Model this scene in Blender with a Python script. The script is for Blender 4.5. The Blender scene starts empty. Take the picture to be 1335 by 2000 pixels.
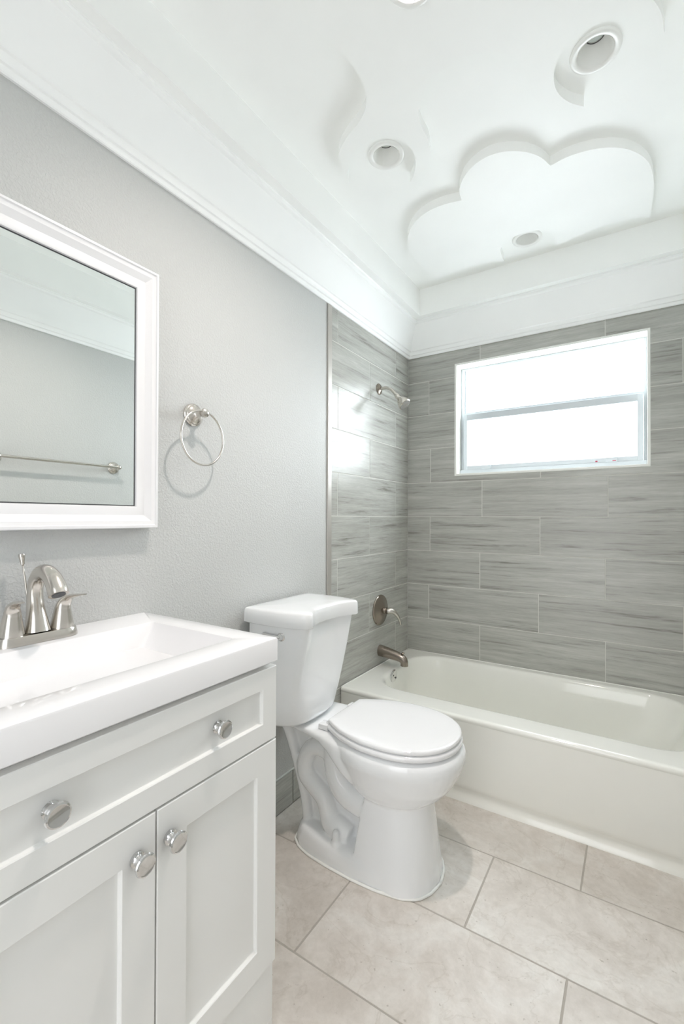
import bpy, bmesh, math, random
from mathutils import Vector, Matrix

random.seed(7)
SC = bpy.context.scene
COL = SC.collection
R = math.radians

# ---------------------------------------------------------------- camera
CAM = Vector((1.1913, -2.5998, 1.17))
F_PX, YAW, PITCH, ROLL, SHIFT_PX = 884.4, 32.885, 0.4124, 0.1707, 6.065
cd = bpy.data.cameras.new('camera')
cam = bpy.data.objects.new('camera', cd)
COL.objects.link(cam)
_y, _p, _r = R(YAW), R(PITCH), R(ROLL)
fw = Vector((-math.sin(_y) * math.cos(_p), math.cos(_y) * math.cos(_p), math.sin(_p)))
rt = Vector((math.cos(_y), math.sin(_y), 0))
up = rt.cross(fw)
rt2 = rt * math.cos(_r) + up * math.sin(_r)
up2 = -rt * math.sin(_r) + up * math.cos(_r)
m = Matrix((rt2, up2, -fw)).transposed().to_4x4()
m.translation = CAM
cam.matrix_world = m
cd.sensor_fit = 'VERTICAL'
cd.sensor_height = 36.0
cd.sensor_width = 36.0 * 1335 / 2000
cd.lens = F_PX / 2000 * 36.0
cd.shift_y = SHIFT_PX / 2000
cd.clip_start = 0.02
SC.camera = cam

# ---------------------------------------------------------------- colour management
SC.view_settings.view_transform = 'Standard'
SC.view_settings.look = 'None'
SC.view_settings.gamma = 1.0
SC.view_settings.use_curve_mapping = False
SC.view_settings.exposure = 0.27
SC.cycles.use_denoising = True
SC.cycles.max_bounces = 14
SC.cycles.diffuse_bounces = 9
SC.cycles.glossy_bounces = 5
SC.cycles.transparent_max_bounces = 12
SC.cycles.caustics_reflective = False
SC.cycles.caustics_refractive = False
SC.cycles.sample_clamp_indirect = 6.0

# ---------------------------------------------------------------- world and lights
world = bpy.data.worlds.new('world')
SC.world = world
world.use_nodes = True
bg = world.node_tree.nodes['Background']
bg.inputs[0].default_value = (0.95, 0.97, 1.0, 1)
bg.inputs[1].default_value = 2.5

def area(name, loc, rot, sx, sy, power, color, shape='RECTANGLE', spread=180):
    l = bpy.data.lights.new(name, 'AREA')
    l.shape = shape
    l.size = sx
    if shape in ('RECTANGLE', 'ELLIPSE'):
        l.size_y = sy
    l.energy = power
    l.color = color
    l.spread = R(spread)
    o = bpy.data.objects.new(name, l)
    COL.objects.link(o)
    o.location = loc
    o.rotation_euler = rot
    return o

# daylight arriving at the window from outside
area('window_daylight', (0.776, 0.39, 2.00), (R(55), 0, R(180)), 1.6, 0.95, 72, (0.92, 0.96, 1.0))
# portals only guide the sampling of the sky through the window and the added rear opening
for nm, lc, rz, sx, sy in (('window_portal', (0.776, 0.132, 1.752), 180, 0.93, 0.64), ('rear_fill_portal', (0.86, -3.41, 1.03), 0, 0.88, 2.06)):
    po = area(nm, lc, (R(90), 0, R(rz)), sx, sy, 1, (1, 1, 1))
    po.data.cycles.is_portal = True

# ---------------------------------------------------------------- helpers
def setp(o, label=None, cat=None, group=None, kind=None):
    if label: o['label'] = label
    if cat: o['category'] = cat
    if group: o['group'] = group
    if kind: o['kind'] = kind
    return o

def thing(name, label, cat, loc=(0, 0, 0), group=None):
    o = bpy.data.objects.new(name, None)
    o.empty_display_size = 0.05
    COL.objects.link(o)
    o.location = loc
    return setp(o, label, cat, group)

def link(name, me, mat=None, parent=None, smooth=False, auto=None):
    o = bpy.data.objects.new(name, me)
    COL.objects.link(o)
    if mat is not None and not me.materials:
        me.materials.append(mat)
    if smooth:
        for p in me.polygons: p.use_smooth = True
        if auto is not None:
            try:
                me.set_sharp_from_angle(angle=R(auto))
            except Exception:
                pass
    if parent:
        o.parent = parent
        pl = Vector((0, 0, 0)); q = parent
        while q is not None:
            pl += q.location; q = q.parent
        o.location = -pl
    return o

def mk(name, bm, mat=None, parent=None, smooth=False, auto=None, recalc=True):
    if recalc:
        bmesh.ops.recalc_face_normals(bm, faces=bm.faces[:])
    me = bpy.data.meshes.new(name)
    bm.to_mesh(me)
    bm.free()
    return link(name, me, mat, parent, smooth, auto)

def box(bm, x0, x1, y0, y1, z0, z1, bev=0.0, seg=2):
    vs = [bm.verts.new((x, y, z)) for x in (x0, x1) for y in (y0, y1) for z in (z0, z1)]
    fs = []
    for idx in ((0, 1, 3, 2), (4, 6, 7, 5), (0, 4, 5, 1), (2, 3, 7, 6), (0, 2, 6, 4), (1, 5, 7, 3)):
        fs.append(bm.faces.new([vs[i] for i in idx]))
    if bev > 0:
        es = {e for f in fs for e in f.edges}
        bmesh.ops.bevel(bm, geom=list(es), offset=bev, segments=seg, profile=0.5, affect='EDGES')

def loft(bm, rings, cap0=True, cap1=True, closed=True):
    vr = [[bm.verts.new(p) for p in r] for r in rings]
    n = len(vr[0])
    for a, b in zip(vr, vr[1:]):
        for i in range(n if closed else n - 1):
            j = (i + 1) % n
            bm.faces.new((a[i], a[j], b[j], b[i]))
    if cap0: bm.faces.new(vr[0][::-1])
    if cap1: bm.faces.new(vr[-1])
    return vr

def frame_of(d):
    d = d.normalized()
    a = Vector((0, 0, 1)) if abs(d.z) < 0.9 else Vector((1, 0, 0))
    u = d.cross(a).normalized()
    return u, u.cross(d).normalized()

def lathe(bm, prof, origin, axis, n=40, cap0=True, cap1=True):
    """prof: (distance along axis, radius)"""
    axis = Vector(axis).normalized(); origin = Vector(origin)
    u, v = frame_of(axis)
    rings = []
    for t, r in prof:
        c = origin + axis * t
        rings.append([c + (u * math.cos(2 * math.pi * k / n) + v * math.sin(2 * math.pi * k / n)) * max(r, 1e-5) for k in range(n)])
    loft(bm, rings, cap0, cap1)

def catmull(pts, sub=6, closed=False):
    P = [Vector(p) for p in pts]
    n = len(P); out = []
    rng = range(n) if closed else range(n - 1)
    for i in rng:
        p0 = P[(i - 1) % n] if (closed or i > 0) else P[0] * 2 - P[1]
        p1 = P[i]; p2 = P[(i + 1) % n]
        p3 = P[(i + 2) % n] if (closed or i + 2 < n) else P[-1] * 2 - P[-2]
        for s in range(sub):
            t = s / sub
            out.append(0.5 * ((2 * p1) + (-p0 + p2) * t + (2 * p0 - 5 * p1 + 4 * p2 - p3) * t * t + (-p0 + 3 * p1 - 3 * p2 + p3) * t ** 3))
    if not closed: out.append(P[-1])
    return out

def tube(bm, pts, rad, n=20, sub=6, caps=True, flat=None, sideref=None):
    """swept tube; rad: per control point radius or number; flat: per control point height factor"""
    k = len(pts)
    rr = rad if isinstance(rad, (list, tuple)) else [rad] * k
    ff = flat if flat else [1.0] * k
    P = catmull(pts, sub)
    RR = catmull([(a, b, 0) for a, b in zip(rr, ff)], sub)
    rings = []
    side = Vector(sideref) if sideref else None
    for i, p in enumerate(P):
        a = P[max(i - 1, 0)]; b = P[min(i + 1, len(P) - 1)]
        d = (b - a).normalized()
        if side is None:
            side = frame_of(d)[0]
        s = (side - d * side.dot(d)).normalized()
        side_n = s
        w = d.cross(s).normalized()
        r = RR[i].x; f = RR[i].y
        rings.append([p + s * r * math.cos(2 * math.pi * q / n) + w * r * f * math.sin(2 * math.pi * q / n) for q in range(n)])
        side = side_n if sideref is None else Vector(sideref)
    loft(bm, rings, caps, caps)

def torus(bm, c, ax, r, t, n=72, mseg=14):
    ax = Vector(ax).normalized(); u, v = frame_of(ax); c = Vector(c)
    rings = []
    for i in range(n):
        a = 2 * math.pi * i / n
        d = u * math.cos(a) + v * math.sin(a)
        rings.append([c + d * (r + t * math.cos(2 * math.pi * k / mseg)) + ax * t * math.sin(2 * math.pi * k / mseg) for k in range(mseg)])
    rings.append(rings[0])
    loft(bm, rings, False, False)
    bmesh.ops.remove_doubles(bm, verts=bm.verts[:], dist=1e-6)

def rrect(x0, x1, y0, y1, r, z, n=8):
    out = []
    r = min(r, (x1 - x0) / 2 - 1e-4, (y1 - y0) / 2 - 1e-4)
    for cx, cy, a0 in ((x1 - r, y1 - r, 0), (x0 + r, y1 - r, 90), (x0 + r, y0 + r, 180), (x1 - r, y0 + r, 270)):
        for k in range(n + 1):
            a = R(a0 + 90 * k / n)
            out.append(Vector((cx + r * math.cos(a), cy + r * math.sin(a), z)))
    return out

def s2l(c):
    return tuple(((v / 255) / 12.92 if v / 255 <= 0.04045 else ((v / 255 + 0.055) / 1.055) ** 2.4) for v in c) + (1,)

# ---------------------------------------------------------------- materials
def mat(name, rgb, rough=0.5, metal=0.0, coat=0.0, bump=None, spec=0.5, aniso=0.0):
    """bump: (scale, strength, distance)"""
    m = bpy.data.materials.new(name); m.use_nodes = True
    nt = m.node_tree; b = nt.nodes['Principled BSDF']
    b.inputs['Roughness'].default_value = rough
    b.inputs['Metallic'].default_value = metal
    b.inputs['Specular IOR Level'].default_value = spec
    b.inputs['Coat Weight'].default_value = coat
    b.inputs['Coat Roughness'].default_value = 0.04
    b.inputs['Anisotropic'].default_value = aniso
    tc = nt.nodes.new('ShaderNodeTexCoord')
    # faint procedural variation of tone
    nz = nt.nodes.new('ShaderNodeTexNoise'); nz.inputs['Scale'].default_value = 6.0; nz.inputs['Detail'].default_value = 3
    nt.links.new(tc.outputs['Object'], nz.inputs['Vector'])
    mx = nt.nodes.new('ShaderNodeMix'); mx.data_type = 'RGBA'
    c = s2l(rgb)
    mx.inputs['A'].default_value = tuple(v * 0.975 for v in c[:3]) + (1,)
    mx.inputs['B'].default_value = tuple(min(1, v * 1.02) for v in c[:3]) + (1,)
    nt.links.new(nz.outputs['Fac'], mx.inputs['Factor'])
    nt.links.new(mx.outputs['Result'], b.inputs['Base Color'])
    if bump:
        n2 = nt.nodes.new('ShaderNodeTexNoise'); n2.inputs['Scale'].default_value = bump[0]; n2.inputs['Detail'].default_value = 2
        nt.links.new(tc.outputs['Object'], n2.inputs['Vector'])
        bp = nt.nodes.new('ShaderNodeBump'); bp.inputs['Strength'].default_value = bump[1]; bp.inputs['Distance'].default_value = bump[2]
        nt.links.new(n2.outputs['Fac'], bp.inputs['Height'])
        nt.links.new(bp.outputs['Normal'], b.inputs['Normal'])
    return m

M = {}
M['ceiling'] = mat('white_ceiling_paint', (247, 248, 246), 0.55)
M['moulding'] = mat('white_moulding_paint', (246, 247, 246), 0.35)
M['cabinet'] = mat('white_cabinet_paint', (236, 236, 234), 0.32)
M['cabinet_dark'] = mat('cabinet_gap', (150, 148, 145), 0.6)
M['counter'] = mat('cultured_marble_white', (240, 239, 240), 0.16, coat=0.3)
M['porcelain'] = mat('white_porcelain', (238, 239, 240), 0.08, coat=0.5)
M['seat'] = mat('white_seat_plastic', (234, 234, 235), 0.06, coat=0.3)
M['tub'] = mat('tub_enamel', (238, 238, 232), 0.10, coat=0.5)
M['nickel'] = mat('brushed_nickel', (212, 207, 200), 0.22, 1.0)
M['nickel_dark'] = mat('brushed_nickel_dark', (158, 148, 138), 0.26, 1.0)
M['chrome'] = mat('polished_chrome', (222, 222, 222), 0.08, 1.0)
M['alu'] = mat('window_aluminium', (205, 211, 215), 0.42, 0.3)
M['reveal'] = mat('window_reveal_white', (240, 241, 236), 0.4)
M['trimmetal'] = mat('tile_edge_trim', (186, 182, 176), 0.38, 0.5)
M['caulk'] = mat('white_caulk', (240, 240, 236), 0.45)
M['frame'] = mat('white_mirror_frame', (238, 237, 238), 0.3)
M['dark'] = mat('dark_gasket', (70, 72, 74), 0.5)
M['black'] = mat('dark_void', (25, 25, 25), 0.7)
M['can'] = mat('downlight_baffle_white', (236, 236, 233), 0.3, coat=0.2)
M['hall'] = mat('outside_hall', (235, 235, 232), 0.6)
M['red'] = mat('red_mark', (190, 60, 90), 0.5)
M['nozzle'] = mat('nozzle_rubber', (150, 156, 160), 0.5)

def wall_paint(name, rgb):
    m = bpy.data.materials.new(name); m.use_nodes = True
    nt = m.node_tree; b = nt.nodes['Principled BSDF']
    b.inputs['Base Color'].default_value = s2l(rgb)
    b.inputs['Roughness'].default_value = 0.5
    tc = nt.nodes.new('ShaderNodeTexCoord')
    a = nt.nodes.new('ShaderNodeTexNoise'); a.inputs['Scale'].default_value = 150; a.inputs['Detail'].default_value = 2.5
    a.inputs['Distortion'].default_value = 0.6
    nt.links.new(tc.outputs['Object'], a.inputs['Vector'])
    rp = nt.nodes.new('ShaderNodeValToRGB')
    rp.color_ramp.elements[0].position = 0.42; rp.color_ramp.elements[1].position = 0.62
    nt.links.new(a.outputs['Fac'], rp.inputs['Fac'])
    bp = nt.nodes.new('ShaderNodeBump'); bp.inputs['Strength'].default_value = 0.55; bp.inputs['Distance'].default_value = 0.0012
    nt.links.new(rp.outputs['Color'], bp.inputs['Height'])
    nt.links.new(bp.outputs['Normal'], b.inputs['Normal'])
    return m
M['wall'] = wall_paint('orange_peel_grey_paint', (196, 197, 195))

def tile_wood(name, axis):
    """grey wood-look porcelain; axis = direction of the grain (0 x, 1 y)"""
    m = bpy.data.materials.new(name); m.use_nodes = True
    nt = m.node_tree; N = nt.nodes; L = nt.links; b = N['Principled BSDF']
    tc = N.new('ShaderNodeTexCoord')
    at = N.new('ShaderNodeAttribute'); at.attribute_name = 'tid'
    comb = N.new('ShaderNodeCombineXYZ')
    mul = N.new('ShaderNodeMath'); mul.operation = 'MULTIPLY'; mul.inputs[1].default_value = 7.31
    L.new(at.outputs['Fac'], mul.inputs[0])
    for k in range(3): L.new(mul.outputs[0], comb.inputs[k])
    add = N.new('ShaderNodeVectorMath'); add.operation = 'ADD'
    L.new(tc.outputs['Object'], add.inputs[0]); L.new(comb.outputs[0], add.inputs[1])
    def noise(scale_long, scale_cross, detail, rough, dist=0.0):
        mp = N.new('ShaderNodeMapping')
        s = [scale_cross] * 3; s[axis] = scale_long
        mp.inputs['Scale'].default_value = s
        L.new(add.outputs[0], mp.inputs['Vector'])
        n = N.new('ShaderNodeTexNoise'); n.inputs['Scale'].default_value = 1.0
        n.inputs['Detail'].default_value = detail; n.inputs['Roughness'].default_value = rough
        n.inputs['Distortion'].default_value = dist
        L.new(mp.outputs[0], n.inputs['Vector'])
        return n
    n1 = noise(2.0, 42, 9, 0.68, 0.30)
    n2 = noise(14.0, 240, 4, 0.65, 0.2)
    n3 = noise(1.3, 9, 2, 0.5, 0.3)
    r1 = N.new('ShaderNodeValToRGB'); cr = r1.color_ramp
    cr.elements[0].position = 0.30; cr.elements[0].color = s2l((128, 128, 121))
    cr.elements[1].position = 0.66; cr.elements[1].color = s2l((192, 193, 188))
    e = cr.elements.new(0.43); e.color = s2l((174, 174, 169))
    L.new(n1.outputs['Fac'], r1.inputs['Fac'])
    r2 = N.new('ShaderNodeValToRGB'); r2.color_ramp.elements[0].position = 0.3; r2.color_ramp.elements[1].position = 0.7
    r2.color_ramp.elements[0].color = (0.87, 0.87, 0.855, 1); r2.color_ramp.elements[1].color = (1.06, 1.06, 1.06, 1)
    L.new(n2.outputs['Fac'], r2.inputs['Fac'])
    r3 = N.new('ShaderNodeValToRGB'); r3.color_ramp.elements[0].position = 0.3; r3.color_ramp.elements[1].position = 0.7
    r3.color_ramp.elements[0].color = (0.88, 0.875, 0.865, 1); r3.color_ramp.elements[1].color = (1.05, 1.05, 1.05, 1)
    L.new(n3.outputs['Fac'], r3.inputs['Fac'])
    def mulc(a, c):
        x = N.new('ShaderNodeMix'); x.data_type = 'RGBA'; x.blend_type = 'MULTIPLY'; x.inputs['Factor'].default_value = 1
        L.new(a, x.inputs['A']); L.new(c, x.inputs['B']); return x.outputs['Result']
    c = mulc(mulc(r1.outputs['Color'], r2.outputs['Color']), r3.outputs['Color'])
    L.new(c, b.inputs['Base Color'])
    b.inputs['Roughness'].default_value = 0.25
    b.inputs['Specular IOR Level'].default_value = 0.5
    bp = N.new('ShaderNodeBump'); bp.inputs['Strength'].default_value = 0.35; bp.inputs['Distance'].default_value = 0.0008
    L.new(n2.outputs['Fac'], bp.inputs['Height']); L.new(bp.outputs['Normal'], b.inputs['Normal'])
    return m
M['tile_x'] = tile_wood('wood_look_tile_x', 0)
M['tile_y'] = tile_wood('wood_look_tile_y', 1)
M['tile_base'] = tile_wood('grey_baseboard_tile', 1)
M['grout'] = mat('light_grout', (206, 206, 200), 0.8)
M['floorgrout'] = mat('floor_grout', (172, 166, 158), 0.85)

def tile_stone(name):
    m = bpy.data.materials.new(name); m.use_nodes = True
    nt = m.node_tree; N = nt.nodes; L = nt.links; b = N['Principled BSDF']
    tc = N.new('ShaderNodeTexCoord')
    at = N.new('ShaderNodeAttribute'); at.attribute_name = 'tid'
    comb = N.new('ShaderNodeCombineXYZ')
    mul = N.new('ShaderNodeMath'); mul.operation = 'MULTIPLY'; mul.inputs[1].default_value = 3.77
    L.new(at.outputs['Fac'], mul.inputs[0])
    for k in range(3): L.new(mul.outputs[0], comb.inputs[k])
    add = N.new('ShaderNodeVectorMath'); add.operation = 'ADD'
    L.new(tc.outputs['Object'], add.inputs[0]); L.new(comb.outputs[0], add.inputs[1])
    def noise(scale, detail, rough, dist=0.0):
        n = N.new('ShaderNodeTexNoise'); n.inputs['Scale'].default_value = scale
        n.inputs['Detail'].default_value = detail; n.inputs['Roughness'].default_value = rough
        n.inputs['Distortion'].default_value = dist
        L.new(add.outputs[0], n.inputs['Vector']); return n
    def ramp(src, stops):
        r = N.new('ShaderNodeValToRGB'); cr = r.color_ramp
        cr.elements[0].position, cr.elements[0].color = stops[0]
        cr.elements[1].position, cr.elements[1].color = stops[-1]
        for p, c in stops[1:-1]:
            e = cr.elements.new(p); e.color = c
        L.new(src, r.inputs['Fac']); return r.outputs['Color']
    def mulc(a, c, f=1.0):
        x = N.new('ShaderNodeMix'); x.data_type = 'RGBA'; x.blend_type = 'MULTIPLY'; x.inputs['Factor'].default_value = f
        L.new(a, x.inputs['A']); L.new(c, x.inputs['B']); return x.outputs['Result']
    base = ramp(noise(4.5, 8, 0.62, 0.8).outputs['Fac'], [(0.32, s2l((197, 190, 182))), (0.5, s2l((210, 204, 197))), (0.68, s2l((222, 219, 214)))])
    fine = ramp(noise(42, 6, 0.7, 0.3).outputs['Fac'], [(0.3, (0.90, 0.895, 0.885, 1)), (0.65, (1.03, 1.03, 1.03, 1))])
    vein = ramp(noise(3.2, 6, 0.55, 1.6).outputs['Fac'], [(0.485, (1, 1, 1, 1)), (0.5, (0.91, 0.90, 0.885, 1)), (0.515, (1, 1, 1, 1))])
    pit = ramp(noise(75, 2, 0.5, 0.0).outputs['Fac'], [(0.70, (1, 1, 1, 1)), (0.77, (0.70, 0.68, 0.65, 1))])
    c = mulc(mulc(mulc(base, fine), vein), pit)
    L.new(c, b.inputs['Base Color'])
    b.inputs['Roughness'].default_value = 0.42
    bp = N.new('ShaderNodeBump'); bp.inputs['Strength'].default_value = 0.2; bp.inputs['Distance'].default_value = 0.0008
    nn = noise(42, 6, 0.7, 0.3); L.new(nn.outputs['Fac'], bp.inputs['Height']); L.new(bp.outputs['Normal'], b.inputs['Normal'])
    return m
M['stone'] = tile_stone('beige_stone_floor_tile')

def pane_mat():
    m = bpy.data.materials.new('obscure_window_glass'); m.use_nodes = True
    nt = m.node_tree; N = nt.nodes; L = nt.links
    for n in list(N):
        if n.type != 'OUTPUT_MATERIAL': N.remove(n)
    out = [n for n in N if n.type == 'OUTPUT_MATERIAL'][0]
    t = N.new('ShaderNodeBsdfTransparent'); t.inputs[0].default_value = (0.97, 0.99, 0.99, 1)
    tl = N.new('ShaderNodeBsdfTranslucent'); tl.inputs[0].default_value = (0.95, 0.98, 1, 1)
    g = N.new('ShaderNodeBsdfGlossy'); g.inputs['Roughness'].default_value = 0.15
    m1 = N.new('ShaderNodeMixShader'); m1.inputs[0].default_value = 0.25
    L.new(t.outputs[0], m1.inputs[1]); L.new(tl.outputs[0], m1.inputs[2])
    m2 = N.new('ShaderNodeMixShader'); m2.inputs[0].default_value = 0.05
    L.new(m1.outputs[0], m2.inputs[1]); L.new(g.outputs[0], m2.inputs[2])
    L.new(m2.outputs[0], out.inputs['Surface'])
    return m
M['pane'] = pane_mat()

def emit_mat(name, rgb, strength):
    m = bpy.data.materials.new(name); m.use_nodes = True
    b = m.node_tree.nodes['Principled BSDF']
    b.inputs['Base Color'].default_value = (0.9, 0.9, 0.9, 1)
    b.inputs['Emission Color'].default_value = rgb
    b.inputs['Emission Strength'].default_value = strength
    return m
M['bulb'] = emit_mat('lit_warm_lamp', (1.0, 0.91, 0.86, 1), 840.0)
M['lens'] = mat('clear_lamp_lens', (214, 222, 220), 0.12, coat=0.5, bump=(260, 0.6, 0.001))

def mirror_mat():
    m = bpy.data.materials.new('mirror_glass'); m.use_nodes = True
    nt = m.node_tree; b = nt.nodes['Principled BSDF']
    b.inputs['Base Color'].default_value = (0.885, 0.915, 0.90, 1)
    b.inputs['Metallic'].default_value = 1
    b.inputs['Roughness'].default_value = 0.0
    return m
M['mirror'] = mirror_mat()

# ---------------------------------------------------------------- room shell
W_X, L_Y = 1.51, -3.28
H_TRIM, H_SOF, H_CEIL = 2.162, 2.355, 2.51
INS = 0.137

def tiles(name, rects, to3d, grout_rects, tile_m, grout_m, proud=0.0012):
    """rects: (u0,u1,v0,v1,tid). One mesh: flat grout bed with tiles standing slightly proud."""
    bm = bmesh.new()
    lay = bm.faces.layers.float.new('tid')
    for u0, u1, v0, v1 in grout_rects:
        f = bm.faces.new([bm.verts.new(to3d(u, v, -proud)) for u, v in ((u0, v0), (u1, v0), (u1, v1), (u0, v1))])
        f.material_index = 1
    for u0, u1, v0, v1, tid in rects:
        if u1 - u0 < 0.002 or v1 - v0 < 0.002: continue
        a = [bm.verts.new(to3d(u, v, -proud)) for u, v in ((u0, v0), (u1, v0), (u1, v1), (u0, v1))]
        e = 0.0006
        t = [bm.verts.new(to3d(u, v, 0)) for u, v in ((u0 + e, v0 + e), (u1 - e, v0 + e), (u1 - e, v1 - e), (u0 + e, v1 - e))]
        fs = [bm.faces.new(t)]
        for i in range(4):
            j = (i + 1) % 4
            fs.append(bm.faces.new((a[i], a[j], t[j], t[i])))
        for f in fs: f[lay] = tid
    me = bpy.data.meshes.new(name)
    bmesh.ops.recalc_face_normals(bm, faces=bm.faces[:])
    bm.to_mesh(me); bm.free()
    me.materials.append(tile_m); me.materials.append(grout_m)
    return link(name, me)

def cut(r, h):
    """subtract hole h=(u0,u1,v0,v1) from rect r"""
    u0, u1, v0, v1, t = r
    a0, a1, b0, b1 = h
    if u1 <= a0 or u0 >= a1 or v1 <= b0 or v0 >= b1: return [r]
    out = []
    if v0 < b0: out.append((u0, u1, v0, b0, t)); v0 = b0
    if v1 > b1: out.append((u0, u1, b1, v1, t)); v1 = b1
    if u0 < a0: out.append((u0, a0, v0, v1, t))
    if u1 > a1: out.append((a1, u1, v0, v1, t))
    return out

GW = 0.0042
TH = 0.2065
Z0 = 1.1817                       # height of the grout line at eye level
WIN = (0.311, 1.242, 1.434, 2.071)
# back wall
rects = []
tid = 1
LT = 0.62
for k in range(-6, 6):
    z0 = Z0 + k * TH; z1 = z0 + TH
    if z1 < 0.1 or z0 > 2.17: continue
    z1c = min(z1, 2.18)
    if k % 2 == 0: j0 = {0: 0.4595, -2: 0.4475, -4: 0.4475, 2: 0.462, 4: 0.4480}.get(k, 0.455)
    else: j0 = {-1: 0.146, -3: 0.1385, 1: 0.149, 3: 0.138}.get(k, 0.142)
    us = [0.0] + [j0 + LT * i for i in range(4)]
    us = [u for u in us if u < W_X] + [W_X]
    for a, b in zip(us, us[1:]):
        r = (a + (GW / 2 if a > 0 else 0.0015), b - (GW / 2 if b < W_X else 0.0015), z0 + GW / 2, min(z1 - GW / 2, z1c), float(tid))
        tid += 1
        rects += cut(r, (WIN[0] - 0.004, WIN[1] + 0.004, WIN[2] - 0.004, WIN[3] + 0.004))
gr = [c[:4] for c in cut((0, W_X, 0, 2.40, 0), WIN)]
setp(tiles('wall_back', rects, lambda u, v, d: (u, -d - 0.0, v), gr, M['tile_x'], M['grout']), kind='structure')

# left wall, tiled part of the tub alcove.  u = distance from the corner
E_T = 0.8575
rects = []
for k in range(-6, 6):
    z0 = Z0 + k * TH; z1 = z0 + TH
    if z1 < 0.02 or z0 > 2.17: continue
    if k % 2 == 0: js = [0.17, 0.7955]
    else: js = [0.4844]
    if k == -6: z0 = 0
    us = [0.0] + js + [E_T]
    for a, b in zip(us, us[1:]):
        rects.append((a + (GW / 2 if a > 0 else 0.0015), b - (GW / 2 if b < E_T else 0), z0 + GW / 2, min(z1 - GW / 2, 2.18), float(tid)))
        tid += 1
setp(tiles('wall_left', rects, lambda u, v, d: (d, -u, v), [(0, E_T, 0, 2.40)], M['tile_y'], M['grout']), kind='structure')
# right wall, tiled part
rects = []
for k in range(-6, 6):
    z0 = Z0 + k * TH; z1 = z0 + TH
    if z1 < 0.02 or z0 > 2.17: continue
    js = [0.17, 0.7955] if k % 2 == 0 else [0.4844]
    us = [0.0] + js + [E_T]
    for a, b in zip(us, us[1:]):
        rects.append((a + GW / 2, b - GW / 2, max(z0, 0) + GW / 2, min(z1 - GW / 2, 2.18), float(tid))); tid += 1
setp(tiles('wall_right', rects, lambda u, v, d: (W_X - d, -u, v), [(0, E_T, 0, 2.40)], M['tile_y'], M['grout']), kind='structure')

def slab(name, x0, x1, y0, y1, z0, z1, m, kind='structure', bev=0.0):
    bm = bmesh.new(); box(bm, x0, x1, y0, y1, z0, z1, bev)
    return setp(mk(name, bm, m), kind=kind)
TE = -0.888
slab('wall_left', -0.12, 0.0, L_Y, -E_T - 0.004, 0, 2.40, M['wall'])
slab('wall_right', W_X, W_X + 0.12, L_Y, -E_T - 0.004, 0, 2.40, M['wall'])
# metal edge strips where tile stops
for nm, xa, xb in (('trim_3', 0.0, 0.007), ('trim_4', W_X - 0.007, W_X)):
    bm = bmesh.new(); box(bm, xa, xb, TE, -E_T + 0.002, 0.0, 2.17, 0.0025, 2)
    setp(mk(nm, bm, M['trimmetal']), kind='structure')
# unseen rear wall, with an open doorway added to let in fill light
bm = bmesh.new()
box(bm, -0.12, 0.42, L_Y - 0.12, L_Y, 0, 2.40)
box(bm, 1.30, W_X + 0.12, L_Y - 0.12, L_Y, 0, 2.40)
box(bm, 0.42, 1.30, L_Y - 0.12, L_Y, 2.06, 2.40)
setp(mk('wall_rear', bm, M['wall']), kind='structure')

# floor
rects = []
rowy = [0.0, -0.34, -0.664, -0.988, -1.3125, -1.6355, -1.96, -2.284, -2.608, -2.932, -3.256, -3.40]
offs = [0.419, 0.78, 0.419, 0.78, 0.418, 0.78, 0.419, 0.78, 0.419, 0.78, 0.419]
offs[2] = 0.419; offs[3] = 0.153; offs[4] = 0.418
FG = 0.005
for i, (a, b) in enumerate(zip(rowy, rowy[1:])):
    js = [offs[i] + 0.627 * q for q in range(-1, 4)]
    us = [0.0] + [j for j in js if 0.0 < j < W_X] + [W_X]
    for u0, u1 in zip(us, us[1:]):
        rects.append((u0 + FG / 2, u1 - FG / 2, b + FG / 2, a - FG / 2, float(tid))); tid += 1
setp(tiles('floor', rects, lambda u, v, d: (u, v, d), [(0, W_X, -3.40, 0)], M['stone'], M['floorgrout']), kind='structure')

# tiled baseboard on the left wall, toilet side
rects = []
for u0, u1 in ((0.888, 1.14), (1.14, 1.76), (1.76, 1.80)):
    rects.append((u0, u1 - 0.003, 0.003, 0.135, float(tid))); tid += 1
bb = tiles('baseboard_left', rects, lambda u, v, d: (0.011 + d, -u, v), [(0.888, 1.80, 0, 0.137)], M['tile_y'], M['grout'])
setp(bb, kind='structure')
bm = bmesh.new(); box(bm, 0.0, 0.0098, -1.80, -0.888, 0, 0.137)
setp(mk('baseboard_left', bm, M['grout']), kind='structure')
bm = bmesh.new(); box(bm, W_X - 0.012, W_X, L_Y, -0.888, 0, 0.137)
setp(mk('baseboard_right', bm, M['tile_y']), kind='structure')

# ---- crown moulding round the room (mitred profile)
def rect_ring(d, z):
    return [Vector((d, L_Y + d, z)), Vector((W_X - d, L_Y + d, z)), Vector((W_X - d, -d, z)), Vector((d, -d, z))]
prof = [(0.0, 2.163), (0.009, 2.161), (0.012, 2.164), (0.013, 2.172), (0.015, 2.176), (0.021, 2.178), (0.0225, 2.184),
        (0.024, 2.190), (0.0275, 2.196), (0.033, 2.199), (0.0345, 2.203), (0.036, 2.208)]
for i in range(1, 13):
    t = i / 12
    prof.append((0.036 + 0.050 * t ** 1.12, 2.208 + 0.122 * t ** 0.93))
prof += [(0.087, 2.334), (0.092, 2.3365), (0.096, 2.340), (0.0975, 2.345), (0.0975, 2.349), (0.101, 2.352), (0.101, 2.3555)]
bm = bmesh.new()
loft(bm, [rect_ring(d, z) for d, z in prof], False, False)
setp(mk('trim_1', bm, M['moulding'], smooth=True, auto=24), kind='structure')

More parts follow.
